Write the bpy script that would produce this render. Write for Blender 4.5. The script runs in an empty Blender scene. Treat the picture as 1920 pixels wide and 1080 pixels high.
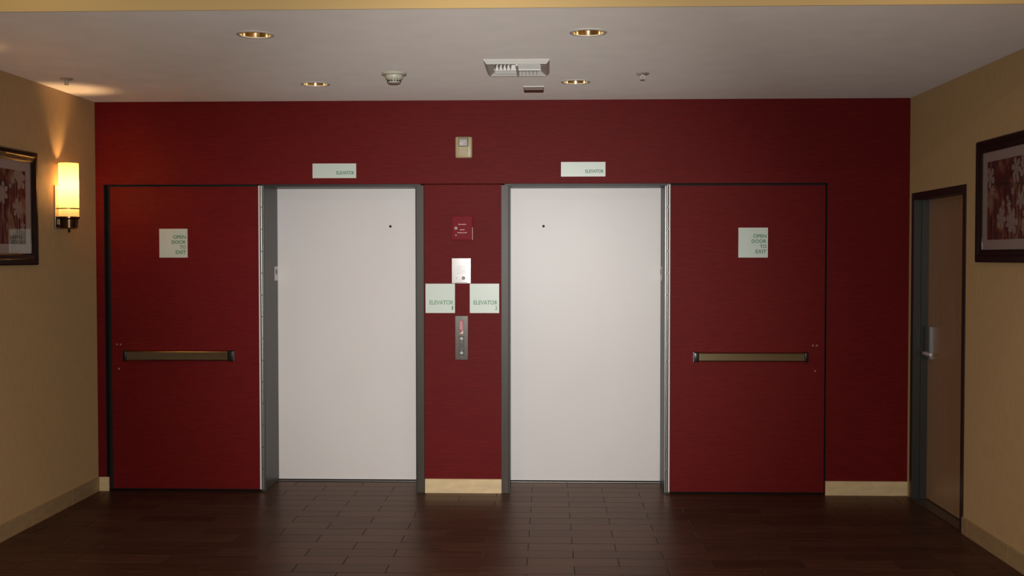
import bpy, bmesh, math, random
from mathutils import Matrix, Vector
random.seed(7)
C = bpy.context.scene.collection
S = bpy.context.scene

# ---------------------------------------------------------------- camera, light, exposure
XL, XR, H = -3.179, 2.476, 2.737          # lobby: left wall, right wall, ceiling height (back wall at y = 0)
YS, YF, HF = -2.867, -9.4, 3.30           # bulkhead, wall behind the photographer, hall ceiling height
CAM = Vector((0.0, -7.78, 1.652))
YAW, PITCH, ROLL = -0.03254, -0.02783, -0.0006
fw = Vector((math.sin(YAW)*math.cos(PITCH), math.cos(YAW)*math.cos(PITCH), math.sin(PITCH)))
rt = Vector((math.cos(YAW), -math.sin(YAW), 0)); up = rt.cross(fw)
rt, up = (math.cos(ROLL)*rt + math.sin(ROLL)*up), (math.cos(ROLL)*up - math.sin(ROLL)*rt)
cd = bpy.data.cameras.new('camera'); cam = bpy.data.objects.new('camera', cd); C.objects.link(cam)
cd.sensor_width = 36; cd.lens = 36*2100/1920
cam.matrix_world = Matrix((( rt.x, up.x, -fw.x, CAM.x), (rt.y, up.y, -fw.y, CAM.y), (rt.z, up.z, -fw.z, CAM.z), (0,0,0,1)))
S.camera = cam
w = bpy.data.worlds.new('world'); S.world = w; w.use_nodes = True
w.node_tree.nodes['Background'].inputs[0].default_value = (0.9, 0.8, 0.7, 1)
w.node_tree.nodes['Background'].inputs[1].default_value = 0.02
# the photographer's flash, on top of the camera: bright core and wide spill of one flash head
for nm, en, ang in (('camera_flash', 900, 38), ('camera_flash_spill', 460, 90)):
    fl = bpy.data.lights.new(nm, 'SPOT'); flo = bpy.data.objects.new(nm, fl); C.objects.link(flo)
    fl.energy = en; fl.color = (1.0, 0.975, 0.94); fl.spot_size = math.radians(ang); fl.spot_blend = 1.0; fl.shadow_soft_size = 0.03
    flo.location = CAM + Vector((0.02, 0.02, 0.13))
    flo.rotation_euler = (Vector((-0.42, 0.0, 1.24)) - flo.location).to_track_quat('-Z', 'Y').to_euler()
# unseen fill lamps, added behind the photographer to raise the ambient light
for k, (lx, ly) in enumerate(((-1.6, -6.0), (1.0, -6.0), (-1.6, -8.3), (1.0, -8.3))):
    ld = bpy.data.lights.new('hall_fill', 'AREA'); lo = bpy.data.objects.new('hall_fill', ld); C.objects.link(lo)
    ld.shape = 'DISK'; ld.size = 0.35; ld.energy = 20; ld.color = (1.0, 0.88, 0.70); lo.location = (lx, ly, HF-0.03)
# small unseen lamps added under the hall ceiling to brighten the bulkhead
for lx in (-2.3, -0.3, 1.7):
    ld = bpy.data.lights.new('bulkhead_fill', 'AREA'); lo = bpy.data.objects.new('bulkhead_fill', ld); C.objects.link(lo)
    ld.shape = 'DISK'; ld.size = 0.12; ld.energy = 2.5; ld.color = (1.0, 0.80, 0.55); lo.location = (lx, -3.30, HF-0.03)
S.view_settings.view_transform = 'Standard'; S.view_settings.look = 'None'
S.view_settings.exposure = 0.0; S.view_settings.gamma = 1.0; S.view_settings.use_curve_mapping = False

# ---------------------------------------------------------------- materials
def new_mat(name):
    m = bpy.data.materials.new(name); m.use_nodes = True
    return m, m.node_tree.nodes, m.node_tree.links, m.node_tree.nodes['Principled BSDF']
def mat(name, col, rough=0.5, metal=0.0, spec=0.5, emit=None, estr=0.0, vary=0.0, scale=(8,8,8), bump=0.0, aniso=0.0, drough=0.0):
    m, N, L, B = new_mat(name)
    B.inputs['Base Color'].default_value = (*col, 1); B.inputs['Roughness'].default_value = rough
    B.inputs['Metallic'].default_value = metal; B.inputs['Specular IOR Level'].default_value = spec
    B.inputs['Anisotropic'].default_value = aniso; B.inputs['Diffuse Roughness'].default_value = drough
    if emit: B.inputs['Emission Color'].default_value = (*emit, 1); B.inputs['Emission Strength'].default_value = estr
    if vary or bump:
        tc = N.new('ShaderNodeTexCoord'); mp = N.new('ShaderNodeMapping'); mp.inputs['Scale'].default_value = scale
        no = N.new('ShaderNodeTexNoise'); no.inputs['Scale'].default_value = 1.0; no.inputs['Detail'].default_value = 4
        L.new(tc.outputs['Object'], mp.inputs[0]); L.new(mp.outputs[0], no.inputs['Vector'])
        if vary:
            mr = N.new('ShaderNodeMapRange'); mr.inputs['From Min'].default_value = .3; mr.inputs['From Max'].default_value = .7
            mr.inputs['To Min'].default_value = 1-vary; mr.inputs['To Max'].default_value = 1+vary
            mx = N.new('ShaderNodeMix'); mx.data_type = 'RGBA'; mx.blend_type = 'MULTIPLY'; mx.inputs[0].default_value = 1
            mx.inputs[6].default_value = (*col, 1)
            L.new(no.outputs['Fac'], mr.inputs[0]); L.new(mr.outputs[0], mx.inputs[7]); L.new(mx.outputs[2], B.inputs['Base Color'])
        if bump:
            bp = N.new('ShaderNodeBump'); bp.inputs['Strength'].default_value = bump; bp.inputs['Distance'].default_value = 0.002
            L.new(no.outputs['Fac'], bp.inputs['Height']); L.new(bp.outputs[0], B.inputs['Normal'])
    return m
M = {}
RED = (0.158, 0.0095, 0.0095)
M['red'] = mat('red_wallcovering', RED, .5, spec=.09, vary=.16, scale=(14, 14, 260), bump=.35, drough=.3)
M['tan'] = mat('tan_wallcovering', (.395, .255, .120), .6, spec=.3, vary=.10, scale=(160, 160, 10), bump=.3, drough=1.0)
M['cream'] = mat('cream_paint', (.52, .37, .158), .6, spec=.3)
M['ceil'] = mat('ceiling_paint', (.87, .815, .76), .7, spec=.3, vary=.03, scale=(5,5,5), bump=.12, drough=.48)
M['travertine'] = mat('travertine', (.78, .60, .34), .35, vary=.10, scale=(9, 9, 30))
M['travertine_shaded'] = mat('travertine_shaded', (.47, .325, .165), .45, spec=.3, vary=.10, scale=(9, 9, 30))  # same travertine, dimness of grazing light put into its colour
M['jamb'] = mat('jamb_paint', (.058, .047, .036), .40, spec=.3, vary=.12, scale=(40, 40, 3))
M['jamb_dark'] = mat('jamb_seal', (.012, .011, .010), .5)
M['white_panel'] = mat('elevator_panel', (.83, .80, .785), .38, spec=.4, vary=.015, scale=(3, 3, 2))
M['white_edge'] = mat('white_edge', (.80, .74, .72), .4)
M['steel'] = mat('brushed_steel', (.52, .51, .48), .34, 1.0)
M['hinge'] = mat('hinge_steel', (.34, .35, .35), .34, 1.0)
M['dullsteel'] = mat('dull_steel', (.33, .32, .30), .15, 1.0, vary=.1, scale=(3,3,90))
M['platesteel'] = mat('polished_plate', (.62, .63, .63), .150, 1.0, vary=.06, scale=(3, 3, 200))
M['black'] = mat('black_plastic', (.008, .008, .008), .3)
M['bar'] = mat('bronze_bar', (.42, .35, .21), .20, 1.0, vary=.08, scale=(2, 60, 60))
M['sign'] = mat('frosted_acrylic', (.66, .77, .69), .35, spec=.5)
M['sign_edge'] = mat('acrylic_edge', (.80, .80, .74), .3)
M['green'] = mat('green_print', (.075, .27, .135), .5)
M['green_pale'] = mat('pale_green_print', (.22, .45, .27), .5)
M['beige'] = mat('beige_plastic', (.50, .41, .22), .4)
M['lens'] = mat('clear_lens', (.60, .60, .58), .12, .6)
M['redbox'] = mat('red_enamel', (.22, .010, .018), .40, spec=.05)
M['pinkprint'] = mat('pink_print', (.75, .42, .42), .5)
M['whiteprint'] = mat('white_print', (.75, .75, .72), .5)
M['redprint'] = mat('red_print', (.42, .045, .06), .5)
M['chrome'] = mat('chrome', (.75, .75, .75), .10, 1.0)
M['screw'] = mat('screw_head', (.62, .38, .36), .3, .6)
M['white_metal'] = mat('white_enamel', (.80, .80, .75), .45)
M['white_plastic'] = mat('white_plastic', (.62, .60, .50), .4)
M['gold'] = mat('gold_reflector', (.90, .74, .46), .14, 1.0)
M['tube'] = mat('lamp_tube', (.9, .85, .75), .4, emit=(1.0, .80, .52), estr=2.6)
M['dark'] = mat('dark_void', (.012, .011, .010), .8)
M['satin'] = mat('satin_chrome', (.92, .92, .92), .30, .15)
M['casesteel'] = mat('lock_steel', (.26, .26, .275), .34, .8)
M['pewter'] = mat('sprinkler_metal', (.62, .60, .54), .38, .5)
M['brown'] = mat('brown_box', (.14, .075, .05), .35)
M['bronze'] = mat('sconce_bronze', (.16, .10, .06), .22, 1.0)
M['nickel'] = mat('sconce_nickel', (.60, .55, .45), .28, 1.0)
M['frame'] = mat('espresso_frame', (.016, .007, .0055), .42, spec=.3, vary=.2, scale=(4, 30, 30))
M['matboard'] = mat('mat_board', (.50, .44, .40), .8)
M['matcut'] = mat('mat_bevel', (.45, .62, .56), .6)
M['petal'] = mat('printed_petal', (.40, .345, .30), .8, vary=.15, scale=(30, 30, 30))
M['stem'] = mat('printed_stem', (.33, .20, .12), .8)
M['grey_frame'] = mat('grey_door_frame', (.034, .033, .030), .42, vary=.08, scale=(60, 60, 2))
M['brown_frame'] = mat('brown_frame_face', (.035, .022, .020), .4)
M['door_wood'] = mat('door_veneer', (.47, .295, .158), .38, vary=.07, scale=(22, 22, 1.6))
M['stone'] = mat('threshold_stone', (.075, .05, .038), .3, vary=.1)
M['grout'] = mat('floor_joint', (.010, .006, .004), .7)

def plank_mat():
    m, N, L, B = new_mat('dark_wood_plank')
    tc = N.new('ShaderNodeTexCoord'); oi = N.new('ShaderNodeObjectInfo'); mp = N.new('ShaderNodeMapping')
    mp.inputs['Scale'].default_value = (2.5, 75, 10)
    ad = N.new('ShaderNodeVectorMath'); ad.operation = 'ADD'
    sc = N.new('ShaderNodeVectorMath'); sc.operation = 'SCALE'; sc.inputs['Scale'].default_value = 40
    L.new(oi.outputs['Random'], sc.inputs[0]); L.new(tc.outputs['Object'], mp.inputs[0]); L.new(mp.outputs[0], ad.inputs[0]); L.new(sc.outputs[0], ad.inputs[1])
    no = N.new('ShaderNodeTexNoise'); no.inputs['Scale'].default_value = 1; no.inputs['Detail'].default_value = 5; no.inputs['Roughness'].default_value = .65
    L.new(ad.outputs[0], no.inputs['Vector'])
    cr = N.new('ShaderNodeValToRGB'); cr.color_ramp.elements[0].position = .32; cr.color_ramp.elements[1].position = .70
    cr.color_ramp.elements[0].color = (.039, .0160, .0095, 1); cr.color_ramp.elements[1].color = (.099, .044, .028, 1)
    L.new(no.outputs['Fac'], cr.inputs[0])
    mr = N.new('ShaderNodeMapRange'); mr.inputs['To Min'].default_value = .78; mr.inputs['To Max'].default_value = 1.22
    L.new(oi.outputs['Random'], mr.inputs[0])
    mx = N.new('ShaderNodeMix'); mx.data_type = 'RGBA'; mx.blend_type = 'MULTIPLY'; mx.inputs[0].default_value = 1
    L.new(cr.outputs[0], mx.inputs[6]); L.new(mr.outputs[0], mx.inputs[7]); L.new(mx.outputs[2], B.inputs['Base Color'])
    r2 = N.new('ShaderNodeMapRange'); r2.inputs['To Min'].default_value = .24; r2.inputs['To Max'].default_value = .40
    L.new(no.outputs['Fac'], r2.inputs[0]); L.new(r2.outputs[0], B.inputs['Roughness'])
    bp = N.new('ShaderNodeBump'); bp.inputs['Strength'].default_value = .25; bp.inputs['Distance'].default_value = .001
    L.new(no.outputs['Fac'], bp.inputs['Height']); L.new(bp.outputs[0], B.inputs['Normal'])
    B.inputs['Specular IOR Level'].default_value = 0.0
    # satin varnish: warm sheen that grows towards grazing view
    gl = N.new('ShaderNodeBsdfGlossy'); gl.inputs['Color'].default_value = (1.0, .85, .76, 1)
    L.new(r2.outputs[0], gl.inputs['Roughness']); L.new(bp.outputs[0], gl.inputs['Normal'])
    lw = N.new('ShaderNodeLayerWeight'); lw.inputs['Blend'].default_value = .5
    pw = N.new('ShaderNodeMath'); pw.operation = 'POWER'; pw.inputs[1].default_value = 5
    fa = N.new('ShaderNodeMath'); fa.operation = 'MULTIPLY_ADD'; fa.inputs[1].default_value = .44; fa.inputs[2].default_value = .008
    ms = N.new('ShaderNodeMixShader')
    L.new(lw.outputs['Facing'], pw.inputs[0]); L.new(pw.outputs[0], fa.inputs[0]); L.new(fa.outputs[0], ms.inputs[0])
    L.new(B.outputs[0], ms.inputs[1]); L.new(gl.outputs[0], ms.inputs[2]); L.new(ms.outputs[0], N['Material Output'].inputs[0])
    return m
M['plank'] = plank_mat()
def art_mat():
    m, N, L, B = new_mat('floral_print_ground')
    tc = N.new('ShaderNodeTexCoord'); mp = N.new('ShaderNodeMapping'); mp.inputs['Scale'].default_value = (1, 7, 4.5)
    no = N.new('ShaderNodeTexNoise'); no.inputs['Scale'].default_value = 1.6; no.inputs['Detail'].default_value = 5; no.inputs['Distortion'].default_value = .8
    cr = N.new('ShaderNodeValToRGB'); e = cr.color_ramp.elements
    e[0].position = .38; e[0].color = (.045, .010, .010, 1); e[1].position = .70; e[1].color = (.36, .24, .15, 1)
    a = e.new(.50); a.color = (.11, .020, .016, 1); b = e.new(.56); b.color = (.22, .095, .05, 1)
    L.new(tc.outputs['Object'], mp.inputs[0]); L.new(mp.outputs[0], no.inputs['Vector']); L.new(no.outputs['Fac'], cr.inputs[0]); L.new(cr.outputs[0], B.inputs['Base Color'])
    B.inputs['Roughness'].default_value = .8
    return m
M['art'] = art_mat()
def pane_mat():
    m, N, L, B = new_mat('picture_glass'); N.remove(B)
    tr = N.new('ShaderNodeBsdfTransparent'); gl = N.new('ShaderNodeBsdfGlossy'); gl.inputs['Roughness'].default_value = .02
    lw = N.new('ShaderNodeLayerWeight'); lw.inputs['Blend'].default_value = .5; mx = N.new('ShaderNodeMixShader')
    pw = N.new('ShaderNodeMath'); pw.operation = 'POWER'; pw.inputs[1].default_value = 5
    fr = N.new('ShaderNodeMath'); fr.operation = 'MULTIPLY_ADD'; fr.inputs[1].default_value = .96; fr.inputs[2].default_value = .035
    L.new(lw.outputs['Facing'], pw.inputs[0]); L.new(pw.outputs[0], fr.inputs[0]); L.new(fr.outputs[0], mx.inputs[0]); L.new(tr.outputs[0], mx.inputs[1]); L.new(gl.outputs[0], mx.inputs[2])
    L.new(mx.outputs[0], N['Material Output'].inputs[0]); return m
M['pane'] = pane_mat()
def shade_mat():
    m, N, L, B = new_mat('opal_glass'); N.remove(B)
    tl = N.new('ShaderNodeBsdfTranslucent'); tl.inputs[0].default_value = (.76, .65, .47, 1)
    df = N.new('ShaderNodeBsdfPrincipled'); df.inputs['Base Color'].default_value = (.40, .34, .26, 1); df.inputs['Roughness'].default_value = .25
    mx = N.new('ShaderNodeMixShader'); mx.inputs[0].default_value = .18
    L.new(tl.outputs[0], mx.inputs[1]); L.new(df.outputs[0], mx.inputs[2]); L.new(mx.outputs[0], N['Material Output'].inputs[0]); return m
M['shade'] = shade_mat()

# ---------------------------------------------------------------- mesh helpers (all in room coordinates, metres)
WORLD = {}
def wloc(o): return WORLD.get(o.name, Vector((0,0,0))) if o else Vector((0,0,0))
def tag(o, label=None, cat=None, group=None, kind=None):
    if label: o['label'] = label
    if cat: o['category'] = cat
    if group: o['group'] = group
    if kind: o['kind'] = kind
    return o
def empty(name, loc, label=None, cat=None, group=None, kind=None):
    o = bpy.data.objects.new(name, None); o.empty_display_size = .05; C.objects.link(o); o.location = loc
    WORLD[o.name] = Vector(loc); return tag(o, label, cat, group, kind)
class MB:
    def __init__(s): s.bm = bmesh.new()
    def box(s, x0, x1, y0, y1, z0, z1, bev=0, seg=1):
        r = bmesh.ops.create_cube(s.bm, size=1)
        vs = r['verts']
        for v in vs:
            v.co = Vector(((x0+x1)/2 + v.co.x*(x1-x0), (y0+y1)/2 + v.co.y*(y1-y0), (z0+z1)/2 + v.co.z*(z1-z0)))
        if bev:
            es = list({e for v in vs for e in v.link_edges})
            bmesh.ops.bevel(s.bm, geom=es, offset=bev, segments=seg, affect='EDGES', profile=.5)
        return s
    def cyl(s, a, b, r0, r1=None, n=20, cap=True):
        a, b = Vector(a), Vector(b); d = b-a; r1 = r0 if r1 is None else r1
        q = d.to_track_quat('Z', 'Y').to_matrix().to_4x4(); q.translation = (a+b)/2
        bmesh.ops.create_cone(s.bm, cap_ends=cap, segments=n, radius1=r0, radius2=r1, depth=d.length, matrix=q); return s
    def lathe(s, c, prof, n=40, closed=False):
        rings = []
        for r, z in prof:
            rings.append([s.bm.verts.new((c[0]+r*math.cos(2*math.pi*k/n), c[1]+r*math.sin(2*math.pi*k/n), c[2]+z)) for k in range(n)])
        pairs = list(zip(rings, rings[1:])) + ([(rings[-1], rings[0])] if closed else [])
        for A, B in pairs:
            for k in range(n): s.bm.faces.new((A[k], A[(k+1)%n], B[(k+1)%n], B[k]))
        return s
    def poly(s, pts):
        s.bm.faces.new([s.bm.verts.new(p) for p in pts]); return s
    def prism(s, pts, vec):
        vec = Vector(vec); A = [s.bm.verts.new(p) for p in pts]; B = [s.bm.verts.new(Vector(p)+vec) for p in pts]
        s.bm.faces.new(A); s.bm.faces.new(list(reversed(B))); n = len(A)
        for k in range(n): s.bm.faces.new((A[k], B[k], B[(k+1)%n], A[(k+1)%n]))
        return s
    def build(s, name, m, parent=None, smooth=False, flip=True):
        bm = s.bm
        if flip: bmesh.ops.recalc_face_normals(bm, faces=bm.faces[:])
        xs = [v.co for v in bm.verts]
        o3 = Vector(((min(v.x for v in xs)+max(v.x for v in xs))/2, (min(v.y for v in xs)+max(v.y for v in xs))/2, min(v.z for v in xs)))
        for v in bm.verts: v.co -= o3
        me = bpy.data.meshes.new(name); bm.to_mesh(me); bm.free()
        if smooth:
            for p in me.polygons: p.use_smooth = True
            me.set_sharp_from_angle(angle=math.radians(35))
        me.materials.append(M[m])
        ob = bpy.data.objects.new(name, me); C.objects.link(ob)
        if parent: ob.parent = parent
        ob.location = o3 - wloc(parent); WORLD[ob.name] = o3
        return ob
def B_(name, m, parent, x0, x1, y0, y1, z0, z1, bev=0, seg=1, smooth=False):
    return MB().box(x0, x1, y0, y1, z0, z1, bev, seg).build(name, m, parent, smooth)
def text(name, body, m, parent, xr, zb, wd, ht, y, thick=.0012, heavy=.012):
    """lettering on a plate that faces -y: right edge xr, base zb, fitted to wd x ht"""
    cu = bpy.data.curves.new('t', 'FONT'); cu.body = body; cu.size = 1; cu.offset = heavy; cu.resolution_u = 3
    to = bpy.data.objects.new('t', cu); C.objects.link(to)
    bpy.context.view_layer.update()
    me = bpy.data.meshes.new_from_object(to.evaluated_get(bpy.context.evaluated_depsgraph_get()))
    bpy.data.objects.remove(to); bpy.data.curves.remove(cu)
    bm = bmesh.new(); bm.from_mesh(me); bpy.data.meshes.remove(me)
    x = [v.co.x for v in bm.verts]; yy = [v.co.y for v in bm.verts]
    x0, x1, y0, y1 = min(x), max(x), min(yy), max(yy)
    for v in bm.verts:
        v.co = Vector((xr - wd + (v.co.x-x0)/(x1-x0)*wd, y, zb + (v.co.y-y0)/(y1-y0)*ht))
    r = bmesh.ops.extrude_face_region(bm, geom=bm.faces[:])
    for v in [g for g in r['geom'] if isinstance(g, bmesh.types.BMVert)]: v.co.y -= thick
    mb = MB(); mb.bm.free(); mb.bm = bm
    return mb.build(name, m, parent)

# ---------------------------------------------------------------- the setting
# back wall: header, left strip, pier between the lifts, right strip, backs of the two door pockets
wb = MB()
wb.box(XL, XR, 0, .50, 2.160, H+.02)
wb.box(XL, -3.122, 0, .50, 0, 2.160)
wb.box(-3.122, -2.035, .075, .50, 0, 2.160)
wb.box(-.865, -.327, 0.003, .50, 0, 2.154)
wb.box(.850, 1.918, .075, .50, 0, 2.160)
wb.box(1.918, XR, 0, .50, 0, 2.160)
wall_back = tag(wb.build('wall_back', 'red'), 'dark red textured feature wall around the two lifts', 'wall', kind='structure')
wl = MB().box(XL-.15, XL, YF, .5, 0, HF)
tag(wl.build('wall_left', 'tan'), 'tan fabric-textured wall holding the lit sconce', 'wall', kind='structure')
DY0, DY1, DZ, DR = -.062, -1.050, 2.082, .09      # door opening in the right wall, outer frame
wr = MB().box(XR, XR+.25, YF, DY1+.03, 0, HF).box(XR, XR+.25, DY0-.03, .5, 0, HF).box(XR, XR+.25, DY1+.03, DY0-.03, DZ-.03, HF).box(XR+.16, XR+.25, DY1+.03, DY0-.03, 0, DZ-.03)
tag(wr.build('wall_right', 'tan'), 'tan fabric-textured wall with the narrow door', 'wall', kind='structure')
tag(B_('wall_front', 'tan', None, XL-.15, XR+.25, YF-.15, YF, 0, HF), 'plain tan wall at the far end of the hall', 'wall', kind='structure')
tag(MB().box(XL, XR, YS-.006, YS-.0005, H-.001, HF).box(XL, XR, YS-.0005, YS+.10, H+.016, HF).build('wall_bulkhead', 'cream'), 'pale cream bulkhead face along the top of the picture', 'wall', kind='structure')
tag(B_('ceiling', 'ceil', None, XL-.15, XR+.25, YF-.15, YS, HF, HF+.1), 'higher plain white ceiling of the hall before the bulkhead', 'ceiling', kind='structure')

DL = [(-1.427, -2.335, .079), (.192, -2.331, .079), (-1.460, -.773, .079), (.168, -.799, .079)]
VX0, VX1, VY0, VY1 = -.36, .006, -1.60, -1.15
cb = bmesh.new()
def loop(pts):
    vs = [cb.verts.new((*p, H)) for p in pts]
    for a, b in zip(vs, vs[1:]+vs[:1]): cb.edges.new((a, b))
loop([(XL, YS), (XR, YS), (XR, 0), (XL, 0)])
for x, y, r in DL: loop([(x+r*math.cos(2*math.pi*k/40), y+r*math.sin(2*math.pi*k/40)) for k in range(40)])
loop([(VX0+.03, VY0+.03), (VX1-.03, VY0+.03), (VX1-.03, VY1-.03), (VX0+.03, VY1-.03)])
bmesh.ops.triangle_fill(cb, use_beauty=True, use_dissolve=False, edges=cb.edges[:], normal=(0, 0, -1))
r = bmesh.ops.extrude_face_region(cb, geom=cb.faces[:])
for v in [g for g in r['geom'] if isinstance(g, bmesh.types.BMVert)]: v.co.z += .015
mb = MB(); mb.bm.free(); mb.bm = cb
tag(mb.build('ceiling', 'ceil'), 'smooth off-white lobby ceiling above the lifts', 'ceiling', kind='structure')

# floor: base slab with one object per plank
floor = empty('floor', (0, 0, 0), 'dark brown wood-look plank floor laid in half-offset rows', 'floor', kind='structure')
B_('subfloor', 'grout', floor, XL-.15, XR+.25, YF-.15, .50, -.06, -.0035)
PW, PL, GAP = .1567, .495, .0036
plank_cache = {}
def plank_mesh(wd, ln):
    key = (round(wd, 4), round(ln, 4))
    if key not in plank_cache:
        bm = bmesh.new(); c = .0012
        lo = [(-ln/2, -wd/2), (ln/2, -wd/2), (ln/2, wd/2), (-ln/2, wd/2)]
        hi = [(-ln/2+c, -wd/2+c), (ln/2-c, -wd/2+c), (ln/2-c, wd/2-c), (-ln/2+c, wd/2-c)]
        A = [bm.verts.new((*p, -.0035)) for p in lo]; Bv = [bm.verts.new((*p, -c*.6)) for p in lo]; Cv = [bm.verts.new((*p, 0)) for p in hi]
        bm.faces.new(A[::-1]); bm.faces.new(Cv)
        for P, Q in ((A, Bv), (Bv, Cv)):
            for k in range(4): bm.faces.new((P[k], P[(k+1)%4], Q[(k+1)%4], Q[k]))
        me = bpy.data.meshes.new('plank'); bm.to_mesh(me); bm.free(); me.materials.append(M['plank']); plank_cache[key] = me
    return plank_cache[key]
def row_planks(k, xa, xb):
    off = -.115 if k % 2 == 0 else .137        # joints measured in the photograph
    n0 = math.floor((xa-off)/PL)
    x = off + n0*PL
    while x < xb:
        a, b = max(x, xa), min(x+PL, xb)
        if b-a > .02: yield a+GAP/2, b-GAP/2
        x += PL
OPEN = ((-1.99, -.92), (-.275, .815))
stuff = []
for k in range(-1, 58):
    y1 = .203 - PW*k; y0 = y1 - PW                     # row k lies between y1 and y0
    if y0 < YF: break
    if k <= 0:
        spans = OPEN; y1 = min(y1, .445)
    else: spans = ((XL, XR),)
    for xa, xb in spans:
        for a, b in row_planks(k, xa, xb):
            wd = (y1-y0)-GAP; ln = b-a
            if k <= 20:
                ob = bpy.data.objects.new('plank', plank_mesh(wd, ln)); C.objects.link(ob); ob.parent = floor
                ob.location = ((a+b)/2, (y0+y1)/2, random.uniform(-.0003, .0002))
            else: stuff.append(((a+b)/2, (y0+y1)/2, wd, ln))
# planks nearer than the photograph shows, joined
sb = bmesh.new()
for x, y, wd, ln in stuff:
    me = plank_mesh(wd, ln); n0 = len(sb.verts); sb.from_mesh(me); sb.verts.ensure_lookup_table()
    for v in sb.verts[n0:]: v.co += Vector((x, y, 0))
mb = MB(); mb.bm.free(); mb.bm = sb
tag(mb.build('plank_field', 'plank', floor, flip=False), kind='stuff')
# baseboards: one object per tile
BBH, BBT = .100, .012
bb = empty('baseboard_back', (0, 0, 0), 'short pale travertine baseboard pieces along the red wall', 'baseboard', kind='structure')
for a, b in ((XL, -3.100), (-.863, -.327), (1.914, XR)):
    B_('tile', 'travertine', bb, a, b, -BBT, 0.0 if a != -.863 else .003, 0, BBH, .0015)
bl = empty('baseboard_left', (XL, 0, 0), 'travertine baseboard, darkened for grazing light, along the wall with the sconce', 'baseboard', kind='structure')
br = empty('baseboard_right', (XR, 0, 0), 'travertine baseboard, darkened for grazing light, running from the narrow door', 'baseboard', kind='structure')
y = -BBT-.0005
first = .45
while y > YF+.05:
    e = max(y-first, YF); B_('tile', 'travertine_shaded', bl, XL, XL+BBT, e+.0015, y, 0, BBH, .0012); y = e; first = .587
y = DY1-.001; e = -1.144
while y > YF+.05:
    B_('tile', 'travertine_shaded', br, XR-BBT, XR, e+.002, y, 0, BBH, .0012); y = e; e = max(e-.587, YF)

# ---------------------------------------------------------------- lifts
def elevator(n, xa, xb, pier, label, keyx, plate_side):
    d = empty('door_%d' % n, ((xa+xb)/2, .2, 0), label, 'elevator door', kind='structure')
    B_('door_panel', 'white_panel', d, xa-.03, xb+.03, .400, .440, .012, 2.175, .002)
    # returns of the deep steel portal
    B_('jamb', 'jamb', d, xa-.030, xa, .012, .398, 0, 2.158)
    B_('jamb', 'jamb', d, xb, xb+.030, .012, .398, 0, 2.158)
    B_('head', 'jamb', d, xa, xb, .012, .398, 2.150, 2.159)
    B_('sill', 'steel', d, xa, xb, .380, .399, 0.0, .006, .001)
    if pier == 'right':        # face of the frame beside the pier
        B_('frame_face', 'jamb', d, xb+.002, xb+.054, -.006, .011, 0, 2.150, .002)
        B_('seal', 'jamb_dark', d, xb-.005, xb+.002, -.002, .011, 0, 2.150)
        B_('frame_head', 'jamb_dark', d, xa, xb-.006, .002, .011, 2.142, 2.158)
    else:
        B_('frame_face', 'jamb', d, xa-.054, xa-.002, -.006, .011, 0, 2.150, .002)
        B_('seal', 'jamb_dark', d, xa-.002, xa+.008, -.002, .011, 0, 2.142)
        B_('frame_head', 'jamb_dark', d, xa+.009, xb, .002, .011, 2.142, 2.158)
    # keyhole
    kh = MB().cyl((keyx, .396, 1.875), (keyx, .402, 1.875), .0095, n=20).build('keyhole_ring', 'jamb', d)
    MB().cyl((keyx, .3945, 1.875), (keyx, .397, 1.875), .0075, n=16).build('keyhole', 'dark', kh)
    # tactile floor plate on the jamb
    px = xa if plate_side == 'left' else xb; s = 1 if plate_side == 'left' else -1
    p = B_('jamb_plate', 'white_edge', d, min(px, px+s*.003), max(px, px+s*.003), .300, .385, 1.480, 1.582, .001)
    MB().cyl((px+s*.003, .343, 1.543), (px+s*.005, .343, 1.543), .022, n=20).build('raised_mark', 'black', p)
    return d
d1 = elevator(1, -1.990, -.920, 'right', 'white lift door left of the pier with the call buttons', -1.157, 'left')
d2 = elevator(2, -.275, .815, 'left', 'white lift door right of the pier with the call buttons', -.036, 'right')

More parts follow.
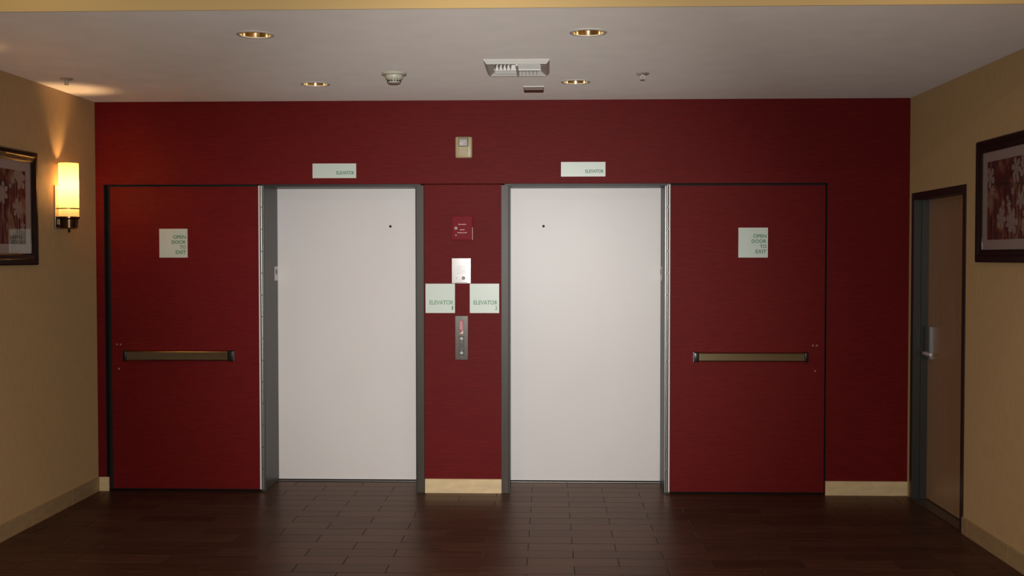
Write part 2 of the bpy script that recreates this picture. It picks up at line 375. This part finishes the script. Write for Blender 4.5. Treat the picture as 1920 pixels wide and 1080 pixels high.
# ---------------------------------------------------------------- red swing doors folded back into their pockets
def fire_door(n, xa, xb, hinge, label, bar, caps, screws):
    d = empty('door_%d' % n, ((xa+xb)/2, .03, 0), label, 'door', kind='structure')
    B_('leaf', 'red', d, xa, xb, .012, .060, .016, 2.144, .0015)
    s = 1 if hinge == 'right' else -1
    hx = xb if hinge == 'right' else xa
    a, b = sorted((hx+s*.0005, hx+s*.011))
    B_('edge_strip', 'white_edge', d, a, b, -.002, .060, .016, 2.150, .001)
    a, b = sorted((hx+s*.012, hx+s*.034))
    B_('hinge_leaf', 'hinge', d, a, b, .010, .016, .01, 2.150)
    cx = hx+s*.021; k = 14; st = (2.150-.012)/k
    for i in range(k):
        MB().cyl((cx, .004, .012+i*st+.003), (cx, .004, .012+(i+1)*st-.003), .0085, n=12).build('hinge_knuckle', 'hinge', d, True)
    MB().cyl((cx, .004, .012), (cx, .004, 2.150), .0055, n=10).build('hinge_pin', 'jamb_dark', d, True)
    p0, p1 = (-3.122, -2.035) if hinge == 'right' else (.850, 1.918)
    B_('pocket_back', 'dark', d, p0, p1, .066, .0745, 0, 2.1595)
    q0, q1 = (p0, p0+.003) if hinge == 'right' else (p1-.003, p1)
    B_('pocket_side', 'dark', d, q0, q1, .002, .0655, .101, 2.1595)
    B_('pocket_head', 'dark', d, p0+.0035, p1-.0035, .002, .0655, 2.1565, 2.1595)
    x0, x1, z0, z1 = bar
    pb = MB()
    yf = -.048
    prof = [(.012, z0-.004), (-.020, z0-.002), (yf+.004, z0+.001), (yf, z0+.006), (yf, z1-.006), (yf+.004, z1-.001), (-.020, z1+.002), (.012, z1+.004)]
    pb.prism([(x0+caps[0], py, pz) for py, pz in prof], (x1-x0-caps[0]-caps[1], 0, 0))
    push = pb.build('push_bar', 'bar', d)
    B_('end_cap', 'black', push, x0, x0+caps[0], yf-.003, .012, z0-.004, z1+.004, .006, 3, True)
    B_('end_cap', 'black', push, x1-caps[1], x1, yf-.003, .012, z0-.004, z1+.004, .006, 3, True)
    gx = x1 if hinge == 'right' else x0
    B_('cap_trim', 'steel', push, gx-.0015, gx+.0015, -.040, .012, z0-.003, z1+.003)
    for sx, sz in screws:
        MB().cyl((sx, .0125, sz), (sx, .008, sz), .007, .005, n=12).build('screw_head', 'screw', d, True)
    return d
fire_door(3, -3.080, -2.028, 'right', 'red swing door folded back beside the left-hand wall', (-2.978, -2.198, .928, .993), (.024, .040), ((-3.042, 1.036), (-3.016, 1.036), (-3.029, .863)))
fire_door(4, .842, 1.908, 'left', 'red swing door folded back on the narrow-door side', (1.000, 1.784, .931, .990), (.036, .026), ((1.827, 1.038), (1.853, 1.038), (1.843, .861)))

# ---------------------------------------------------------------- narrow door in the right wall
d5 = empty('door_5', (XR, -.55, 0), 'brown wood door with grey frame and lever lock in tan wall', 'door', kind='structure')
FW = .048
B_('frame_jamb', 'grey_frame', d5, XR-.006, XR+DR, DY0-FW, DY0, 0, DZ, .002)
B_('frame_jamb', 'brown_frame', d5, XR-.006, XR+DR, DY1, DY1+FW, 0, DZ, .002)
B_('frame_head', 'brown_frame', d5, XR-.006, XR+DR, DY1+FW, DY0-FW, DZ-FW, DZ, .002)
B_('door_stop', 'grey_frame', d5, XR+.045, XR+DR, DY0-FW-.012, DY0-FW-.0005, 0, DZ-FW-.001)
B_('door_stop', 'brown_frame', d5, XR+.045, XR+DR, DY1+FW+.0005, DY1+FW+.012, 0, DZ-FW-.001)
leaf = B_('leaf', 'door_wood', d5, XR+DR+.002, XR+DR+.045, DY1+.032, DY0-.032, .010, DZ-.034, .002)
B_('threshold', 'stone', d5, XR-.002, XR+DR+.06, DY1+FW+.0005, DY0-FW-.0005, 0.0005, .006, .001)
lx = XR+DR+.002; ly = -.185
lk = MB()
lk.prism([(lx, ly-.036, .965), (lx, ly+.036, .965), (lx-.022, ly+.034, .968), (lx-.030, ly+.026, .972), (lx-.030, ly-.026, .972), (lx-.022, ly-.034, .968)], (0, 0, .215))
lock = lk.build('lock_case', 'casesteel', leaf)
lev = MB().cyl((lx-.028, ly+.004, 1.003), (lx-.046, ly+.004, 1.003), .011, n=16)
lev.box(lx-.054, lx-.037, ly-.135, ly+.014, .992, 1.014, .005, 3)
lev.build('lever', 'satin', lock, True)

# ---------------------------------------------------------------- signs
def plate(name, x0, x1, z0, z1, y, label, cat='sign', group=None):
    t = empty(name, ((x0+x1)/2, y, z0), label, cat, group)
    B_('panel', 'sign', t, x0+.003, x1-.003, y-.006, y, z0+.003, z1-.003)
    # polished edge of the acrylic
    e = MB(); e.box(x0, x0+.003, y-.006, y, z0, z1).box(x1-.003, x1, y-.006, y, z0, z1).box(x0+.003, x1-.003, y-.006, y, z0, z0+.003).box(x0+.003, x1-.003, y-.006, y, z1-.003, z1)
    e.build('edge', 'sign_edge', t)
    return t
t = plate('elevator_sign', -1.643, -1.338, 2.201, 2.302, 0, 'wide white sign reading ELEVATOR above the left-hand lift')
text('lettering', 'ELEVATOR', 'green', t, -1.351, 2.2255, .124, .0235, -.006)
t = plate('elevator_sign', .087, .393, 2.207, 2.307, 0, 'wide white sign reading ELEVATOR above the right-hand lift')
text('lettering', 'ELEVATOR', 'green', t, .381, 2.2315, .126, .0235, -.006)
t = plate('elevator_number_sign', -.856, -.651, 1.261, 1.465, .003, 'square white sign reading ELEVATOR 1, nearest the left-hand lift')
text('lettering', 'ELEVATOR', 'green_pale', t, -.662, 1.320, .166, .029, -.003)
text('lettering', '1', 'green_pale', t, -.663, 1.284, .010, .025, -.003)
t = plate('elevator_number_sign', -.547, -.343, 1.261, 1.465, .003, 'square white sign reading ELEVATOR 2, nearest the right-hand lift')
text('lettering', 'ELEVATOR', 'green_pale', t, -.354, 1.320, .166, .029, -.003)
text('lettering', '2', 'green_pale', t, -.355, 1.284, .016, .025, -.003)
def exit_sign(x0, x1, z0, z1, label):
    t = plate('exit_sign', x0, x1, z0, z1, .012, label)
    for i, (wd, wtxt) in enumerate(((.090, 'OPEN'), (.100, 'DOOR'), (.042, 'TO'), (.072, 'EXIT'))):
        text('lettering', wtxt, 'green', t, x1-.011, z1-.070-i*.0355, wd, .0245, .006)
exit_sign(-2.731, -2.532, 1.648, 1.850, 'square OPEN DOOR TO EXIT sign on the left-hand red door')
exit_sign(1.311, 1.513, 1.646, 1.852, 'square OPEN DOOR TO EXIT sign on the right-hand red door')

# ---------------------------------------------------------------- fittings on the pier
PY = .003
# alarm strobe
t = empty('fire_alarm_strobe', (-.586, 0, 2.335), 'beige wall strobe with clear lens high above the pier', 'alarm')
b = B_('housing', 'beige', t, -.645, -.527, -.032, 0, 2.335, 2.483, .012, 3, True)
B_('lens_recess', 'black', b, -.622, -.554, -.0335, -.030, 2.414, 2.474, .001)
ln = MB().prism([(-.616, -.033, 2.418), (-.560, -.033, 2.418), (-.560, -.033, 2.469), (-.616, -.033, 2.469)], (0, -.010, 0))
ln.build('lens', 'lens', b)
MB().cyl((-.608, -.0435, 2.449), (-.568, -.0435, 2.449), .004, n=12).build('flash_tube', 'white_edge', b, True)
B_('grille_panel', 'beige', b, -.620, -.556, -.036, -.030, 2.352, 2.411, .002)
for i in range(4): B_('grille_line', 'brown', b, -.617, -.559, -.0364, -.0355, 2.360+i*.012, 2.3612+i*.012)
# red key box
t = empty('key_box', (-.596, PY, 1.766), 'small red enamelled key box with lock on the pier', 'key box')
kb = B_('case', 'redbox', t, -.672, -.522, -.035, PY, 1.766, 1.936, .002)
B_('lid', 'redbox', t, -.664, -.530, -.041, -.0355, 1.773, 1.929, .002)
B_('hinge_rod', 'pinkprint', t, -.527, -.523, -.043, -.036, 1.770, 1.856)
lk = MB().cyl((-.639, -.041, 1.850), (-.639, -.052, 1.850), .011, n=20).build('lock_cylinder', 'chrome', t, True)
B_('key_slot', 'black', lk, -.6405, -.6375, -.0526, -.0515, 1.845, 1.855)
MB().cyl((-.639, -.041, 1.802), (-.639, -.045, 1.802), .005, n=14).build('rivet', 'chrome', t, True)
pr = MB()
for z0, xa, xb in ((1.874, -.624, -.574), (1.836, -.612, -.580), (1.816, -.628, -.570)):
    x = xa
    while x < xb:
        l = random.uniform(.004, .008); pr.box(x, x+l, -.0416, -.041, z0, z0+random.uniform(.004, .007)); x += l+.002
tag(pr.build('small_print', 'pinkprint', t), kind='stuff')
# intercom plate
t = empty('intercom_plate', (-.606, PY, 1.465), 'bright steel intercom plate above the two numbered signs', 'intercom')
B_('plate', 'platesteel', t, -.673, -.539, -.003, PY, 1.467, 1.643, .0015)
hs = MB()
for i in range(6):
    for j in range(6):
        x = -.636 + i*.010 + (.005 if j % 2 else 0); z = 1.535+j*.0095
        hs.box(x, x+.003, -.0034, -.003, z, z+.004)
tag(hs.build('speaker_holes', 'black', t), kind='stuff')
rg = MB().lathe((0, 0, 0), [(.0080, 0), (.0125, 0), (.0125, .004), (.0080, .004)], 24, True)
for v in rg.bm.verts: v.co = Vector((-.591+v.co.x, -.003-v.co.z, 1.504+v.co.y))
rg.build('key_ring', 'black', t, True)
MB().cyl((-.591, -.003, 1.504), (-.591, -.006, 1.504), .0078, n=20).build('call_button', 'chrome', t, True)
MB().cyl((-.638, -.003, 1.504), (-.638, -.005, 1.504), .0035, n=10).build('indicator', 'black', t)
MB().cyl((-.612, -.003, 1.491), (-.612, -.005, 1.491), .0035, n=10).build('indicator', 'black', t)
pr = MB(); x = -.645
while x < -.567:
    l = random.uniform(.004, .009); pr.box(x, x+l, -.0034, -.003, 1.473, 1.4765); x += l+.002
tag(pr.build('small_print', 'black', t), kind='stuff')
# call station
t = empty('call_button_panel', (-.605, PY, .933), 'narrow steel lift call panel with up and down buttons', 'button panel')
B_('plate', 'dullsteel', t, -.651, -.559, -.004, PY, .933, 1.242, .002)
B_('notice', 'redprint', t, -.620, -.591, -.0048, -.004, 1.112, 1.210)
nt = MB()
for i in range(9): nt.box(-.617, -.594-random.uniform(0, .004), -.0052, -.0048, 1.204-i*.0066-.0042, 1.204-i*.0066)
tag(nt.build('notice_print', 'pinkprint', t), kind='stuff')
pg = MB()
for i in range(4): pg.box(-.616+i*.0055, -.6105+i*.0055, -.0052, -.0048, 1.116, 1.121+i*.0055)
pg.cyl((-.600, -.0048, 1.139), (-.600, -.0053, 1.139), .003, n=10)
pg.build('stair_pictogram', 'whiteprint', t)
for nm, z0, z1, zb, zt, up_ in (('up_button', 1.037, 1.100, 1.054, 1.076, True), ('down_button', .966, 1.029, 1.011, .990, False)):
    bz = B_('button_block', 'black', t, -.622, -.588, -.006, -.004, z0, z1, .001)
    zc = z0+.017 if up_ else z1-.017
    rgb = MB().cyl((-.605, -.006, zc), (-.605, -.010, zc), .0125, n=24).build(nm, 'dullsteel', bz, True)
    ar = MB(); s = 1 if up_ else -1; za = z1-.006 if up_ else z0+.006
    y_ = -.006
    ar.prism([(-.605, y_, za), (-.592, y_, za-s*.013), (-.5955, y_, za-s*.0165), (-.6025, y_, za-s*.0095), (-.6025, y_, za-s*.025), (-.6075, y_, za-s*.025), (-.6075, y_, za-s*.0095), (-.6145, y_, za-s*.0165), (-.618, y_, za-s*.013)], (0, -.0008, 0))
    ar.build('arrow', 'whiteprint', bz)
for z in (.951, 1.227): MB().cyl((-.605, -.004, z), (-.605, -.006, z), .004, n=10).build('screw_head', 'chrome', t, True)

# ---------------------------------------------------------------- ceiling fittings
def downlight(i, label):
    x, y, r = DL[i]
    t = empty('recessed_downlight', (x, y, H), label, 'ceiling light', 'recessed ceiling downlights')
    MB().lathe((x, y, H), [(.076, .001), (.090, -.0005), (.091, -.003), (.088, -.005), (.079, -.006), (.075, -.003)], 48, True).build('trim_ring', 'white_metal', t, True)
    MB().lathe((x, y, H), [(.0755, -.001), (.072, .035), (.064, .075), (.052, .115), (.050, .13), (.001, .13)], 48).build('reflector', 'gold', t, True, flip=False)
    for s in (-1, 1):
        tb = MB().cyl((x+s*.020, y, H+.030), (x+s*.020, y, H+.125), .011, n=16)
        tb.build('lamp_tube', 'tube', t, True)
    return t
downlight(0, 'recessed gold-lined downlight nearest the left-hand side of the bulkhead')
downlight(1, 'brightest recessed downlight, close to the bulkhead and right of the vent')
downlight(2, 'recessed downlight near the red wall, above the left-hand lift')
downlight(3, 'recessed downlight near the red wall, above the right-hand lift')

t = empty('ceiling_vent', ((VX0+VX1)/2, (VY0+VY1)/2, H), 'square white ceiling air vent with curved louvres', 'vent')
fwid, dp = .018, .024
fr = [((VX0, VY0), (VX1, VY0), (VX1-fwid, VY0+fwid), (VX0+fwid, VY0+fwid)), ((VX1, VY0), (VX1, VY1), (VX1-fwid, VY1-fwid), (VX1-fwid, VY0+fwid)),
      ((VX1, VY1), (VX0, VY1), (VX0+fwid, VY1-fwid), (VX1-fwid, VY1-fwid)), ((VX0, VY1), (VX0, VY0), (VX0+fwid, VY0+fwid), (VX0+fwid, VY1-fwid))]
for a, b, c, d in fr:
    f = MB(); bm = f.bm
    lo = [bm.verts.new((*a, H-.003)), bm.verts.new((*b, H-.003)), bm.verts.new((*c, H-dp)), bm.verts.new((*d, H-dp))]
    hi = [bm.verts.new((*a, H-.0002)), bm.verts.new((*b, H-.0002)), bm.verts.new((*c, H-.0002)), bm.verts.new((*d, H-.0002))]
    bm.faces.new(lo); bm.faces.new(hi[::-1])
    for k in range(4): bm.faces.new((lo[k], lo[(k+1)%4], hi[(k+1)%4], hi[k]))
    f.build('flange', 'white_metal', t)
o = fwid+.0005; q = fwid+.032
oc = [(VX0+o, VY0+o), (VX1-o, VY0+o), (VX1-o, VY1-o), (VX0+o, VY1-o)]; ic = [(VX0+q, VY0+q), (VX1-q, VY0+q), (VX1-q, VY1-q), (VX0+q, VY1-q)]
for k in range(4):                       # sloping inner collar
    a, b, c, d = oc[k], oc[(k+1)%4], ic[(k+1)%4], ic[k]
    MB().prism([(*a, H-dp+.001), (*b, H-dp+.001), (*c, H-.002), (*d, H-.002)], (0, 0, .002)).build('collar', 'white_metal', t)
ix0, ix1, iy0, iy1 = VX0+q+.001, VX1-q-.001, VY0+q+.001, VY1-q-.001
B_('plenum', 'dark', t, ix0-.02, ix1+.02, iy0-.02, iy1+.02, H+.035, H+.05)
xm, ym = (ix0+ix1)/2, (iy0+iy1)/2
B_('divider', 'white_metal', t, xm-.006, xm+.006, iy0, iy1, H-dp-.004, H+.02)
B_('divider', 'white_metal', t, ix0, xm-.0065, ym-.004, ym+.004, H-dp-.002, H+.02)
B_('divider', 'white_metal', t, xm+.0065, ix1, ym-.004, ym+.004, H-dp-.002, H+.02)
def blade_x(x0, x1, y, tilt):      # a blade that runs along x
    f = MB(); f.prism([(x0, y, H+.018), (x0, y+.0015, H+.018), (x0, y+tilt*.5+.0015, H-.004), (x0, y+tilt+.0015, H-dp), (x0, y+tilt, H-dp), (x0, y+tilt*.5, H-.004)], (x1-x0, 0, 0)); f.build('louvre', 'white_metal', t)
def blade_y(x, y0, y1, tilt):
    f = MB(); f.prism([(x, y0, H+.018), (x+.0015, y0, H+.018), (x+tilt*.5+.0015, y0, H-.004), (x+tilt+.0015, y0, H-dp-.002), (x+tilt, y0, H-dp-.002), (x+tilt*.5, y0, H-.004)], (0, y1-y0, 0)); f.build('louvre', 'white_metal', t)
for i in range(5): blade_y(ix0+.016+i*.0215, iy0+.002, ym-.005, -.010)
for i in range(5): blade_y(xm+.014+i*.0215, ym+.005, iy1-.002, .010)
for i in range(5): blade_x(ix0+.002, xm-.007, ym+.022+i*.028, -.018)
for i in range(5): blade_x(xm+.007, ix1-.002, iy0+.022+i*.028, -.018)

t = empty('smoke_detector', (-.911, -1.161, H), 'round white smoke detector on the ceiling left of the vent', 'smoke detector')
c = (-.911, -1.161, H)
MB().lathe(c, [(.001, 0), (.073, 0), (.075, -.004), (.072, -.012), (.055, -.014), (.001, -.014)], 40).build('base', 'white_plastic', t, True)
hd = MB().lathe(c, [(.001, -.014), (.053, -.014), (.053, -.024), (.048, -.036), (.040, -.040), (.036, -.056), (.030, -.060), (.001, -.061)], 40).build('head', 'white_plastic', t, True)
for k in range(14):
    a = 2*math.pi*(k+.5)/14 - math.pi/2; q = MB().box(-.0055, .0055, -.002, .002, -.004, .004)
    rotm = Matrix.Translation(Vector(c)+Vector((.0385*math.cos(a), .0385*math.sin(a), -.048))) @ Matrix.Rotation(a+math.pi/2, 4, 'Z')
    bmesh.ops.transform(q.bm, matrix=rotm, verts=q.bm.verts[:]); q.build('slot', 'black', hd)
for (x, y, lab) in ((-2.925, -1.040, 'chrome ceiling sprinkler beside the sconce wall'), (.556, -1.107, 'chrome ceiling sprinkler right of the vent')):
    t = empty('sprinkler', (x, y, H), lab, 'sprinkler', 'ceiling sprinklers')
    MB().lathe((x, y, H), [(.001, 0), (.038, 0), (.040, -.003), (.030, -.009), (.012, -.011), (.001, -.011)], 32).build('escutcheon', 'pewter', t, True)
    st = MB().cyl((x, y, H-.010), (x, y, H-.022), .007, n=12); st.box(x-.010, x-.007, y-.002, y+.002, H-.036, H-.014).box(x+.007, x+.010, y-.002, y+.002, H-.036, H-.014).cyl((x, y, H-.022), (x, y, H-.038), .003, n=10)
    st.build('stem', 'pewter', t, True)
    MB().lathe((x, y, H), [(.001, -.036), (.013, -.037), (.015, -.039), (.001, -.041)], 20).build('deflector', 'pewter', t, True)
t = empty('ceiling_sensor', (-.094, -.57, H), 'small rectangular brown-faced box on the ceiling behind the vent', 'sensor')
B_('mount', 'white_metal', t, -.160, -.028, -.628, -.530, H-.007, H, .001)
B_('body', 'brown', t, -.157, -.031, -.622, -.535, H-.026, H-.0075, .002)

# ---------------------------------------------------------------- sconces on the left wall
def sconce(y, label, energy):
    cx = XL+.075; z0 = 1.925; r = .062
    t = empty('wall_sconce', (XL, y, 1.80), label, 'wall lamp')
    B_('backplate', 'nickel', t, XL, XL+.012, y-.055, y+.055, 1.835, 2.115, .003, 2, True)
    B_('arm', 'bronze', t, XL+.012, XL+.03, y-.018, y+.018, 1.86, 1.90, .002)
    MB().lathe((cx, y, z0), [(r, -.018), (r, .334), (r-.005, .334), (r-.005, -.018)], 48, True).build('glass_shade', 'shade', t, True)
    MB().lathe((cx, y, z0), [(r+.0005, .036), (r+.003, .036), (r+.003, .043), (r+.0005, .043)], 48, True).build('ring', 'bronze', t, True)
    MB().lathe((cx, y, z0), [(.001, -.088), (.040, -.090), (.052, -.084), (.056, -.030), (.066, -.022), (.066, -.012), (.0625, -.012), (.0625, -.0185), (.001, -.0185)], 48).build('cup', 'bronze', t, True)
    MB().lathe((cx, y, z0), [(.001, -.115), (.006, -.112), (.008, -.104), (.005, -.097), (.007, -.090), (.001, -.090)], 20).build('finial', 'bronze', t, True)
    MB().cyl((cx, y, z0-.018), (cx, y, z0+.085), .014, n=16).build('lamp_holder', 'white_plastic', t, True)
    pd = bpy.data.lights.new('sconce_bulb', 'POINT'); po = bpy.data.objects.new('sconce_bulb', pd); C.objects.link(po)
    pd.energy = energy; pd.color = (1.0, .60, .27); pd.shadow_soft_size = .032; po.parent = t; po.location = (cx-XL, 0, z0+.19-1.80)
    return t
sconce(-.612, 'lit wall sconce with glass cylinder shade in the corner', 16.0)
sconce(-2.17, 'second lit wall sconce beyond the picture on the left-hand wall', 16.0)

# ---------------------------------------------------------------- framed prints
def picture(side, y1, y0, z0, z1, label, seed):
    rnd = random.Random(seed)
    X = XL if side == 'left' else XR; s = 1 if side == 'left' else -1
    t = empty('framed_print', (X, (y0+y1)/2, z0), label, 'picture')
    fa, fb, T = .060, .070, .030                   # rail widths, depth of the moulding
    def rail(c0, c1, i0, i1):                      # outer corners c0,c1 and inner corners i0,i1 as (y, z)
        f = MB(); bm = f.bm
        lerp = lambda a, b, k: (a[0]+(b[0]-a[0])*k, a[1]+(b[1]-a[1])*k)
        prof = [(0, 0), (0, T*.75), (.12, T), (.45, T), (.55, T*.82), (.86, T*.70), (1, T*.5), (1, 0)]
        A = [bm.verts.new((X+s*h, *lerp(c0, i0, k))) for k, h in prof]; Bv = [bm.verts.new((X+s*h, *lerp(c1, i1, k))) for k, h in prof]
        bm.faces.new(A); bm.faces.new(Bv[::-1]); n = len(A)
        for k in range(n): bm.faces.new((A[k], Bv[k], Bv[(k+1)%n], A[(k+1)%n]))
        f.build('frame_rail', 'frame', t)
    o = [(y0, z0), (y1, z0), (y1, z1), (y0, z1)]; i = [(y0+fa, z0+fb), (y1-fa, z0+fb), (y1-fa, z1-fb), (y0+fa, z1-fb)]
    for k in range(4): rail(o[k], o[(k+1)%4], i[k], i[(k+1)%4])
    def slab(name, m, a, b, ya, yb, za, zb): return B_(name, m, t, *sorted((X+s*a, X+s*b)), ya, yb, za, zb)
    mw, mh = .068, .055
    slab('mat_board', 'matboard', .002, .008, y0+fa, y1-fa, z0+fb, z1-fb)
    pa, pb_, pc, pd_ = y0+fa+mw, y1-fa-mw, z0+fb+mh, z1-fb-mh
    slab('print', 'art', .0082, .0088, pa, pb_, pc, pd_)
    xx = X+s*.0090
    def inside(p): return (min(max(p[0], pa), pb_), min(max(p[1], pc), pd_))
    for k in range(26):
        cy, cz = rnd.uniform(pa+.02, pb_-.02), pc+.03+(pd_-pc-.04)*rnd.random()**.8
        R = rnd.choice((.018, .024, .03, .05, .062)); npet = rnd.choice((5, 6)); ph = rnd.random()*6; xk = xx+s*.00001*k
        fm = MB(); c0 = fm.bm.verts.new((xk, *inside((cy, cz)))); ring = []
        for q in range(npet*8):
            a = 2*math.pi*q/(npet*8); rr = R*(.30+.70*abs(math.cos(a*npet/2))**.6)
            ring.append(fm.bm.verts.new((xk, *inside((cy+rr*math.cos(a+ph), cz+rr*math.sin(a+ph))))))
        for q in range(len(ring)): fm.bm.faces.new((c0, ring[q], ring[(q+1)%len(ring)]))
        flo_ = fm.build('printed_flower', 'petal', t, flip=False)
        bend = rnd.uniform(-.04, .04); sm = MB(); prev = None
        for q in range(7):
            f0 = q/6; za = cz+(pc-cz)*f0; ya = cy+bend*f0*f0
            cur = [sm.bm.verts.new((X+s*(.00886+.000004*k), *inside((ya+d, za)))) for d in (-.0025, .0025)]
            if prev: sm.bm.faces.new((prev[0], prev[1], cur[1], cur[0]))
            prev = cur
        sm.build('printed_stem', 'stem', t, flip=False)
    slab('glass_pane', 'pane', .0105, .0120, y0+fa+.0005, y1-fa-.0005, z0+fb+.0005, z1-fb-.0005)
picture('left', -.945, -1.835, 1.604, 2.295, 'dark-framed floral print on the wall with the lit sconce', 3)
picture('right', -1.258, -2.148, 1.620, 2.306, 'dark-framed floral print on the wall with the narrow door', 8)
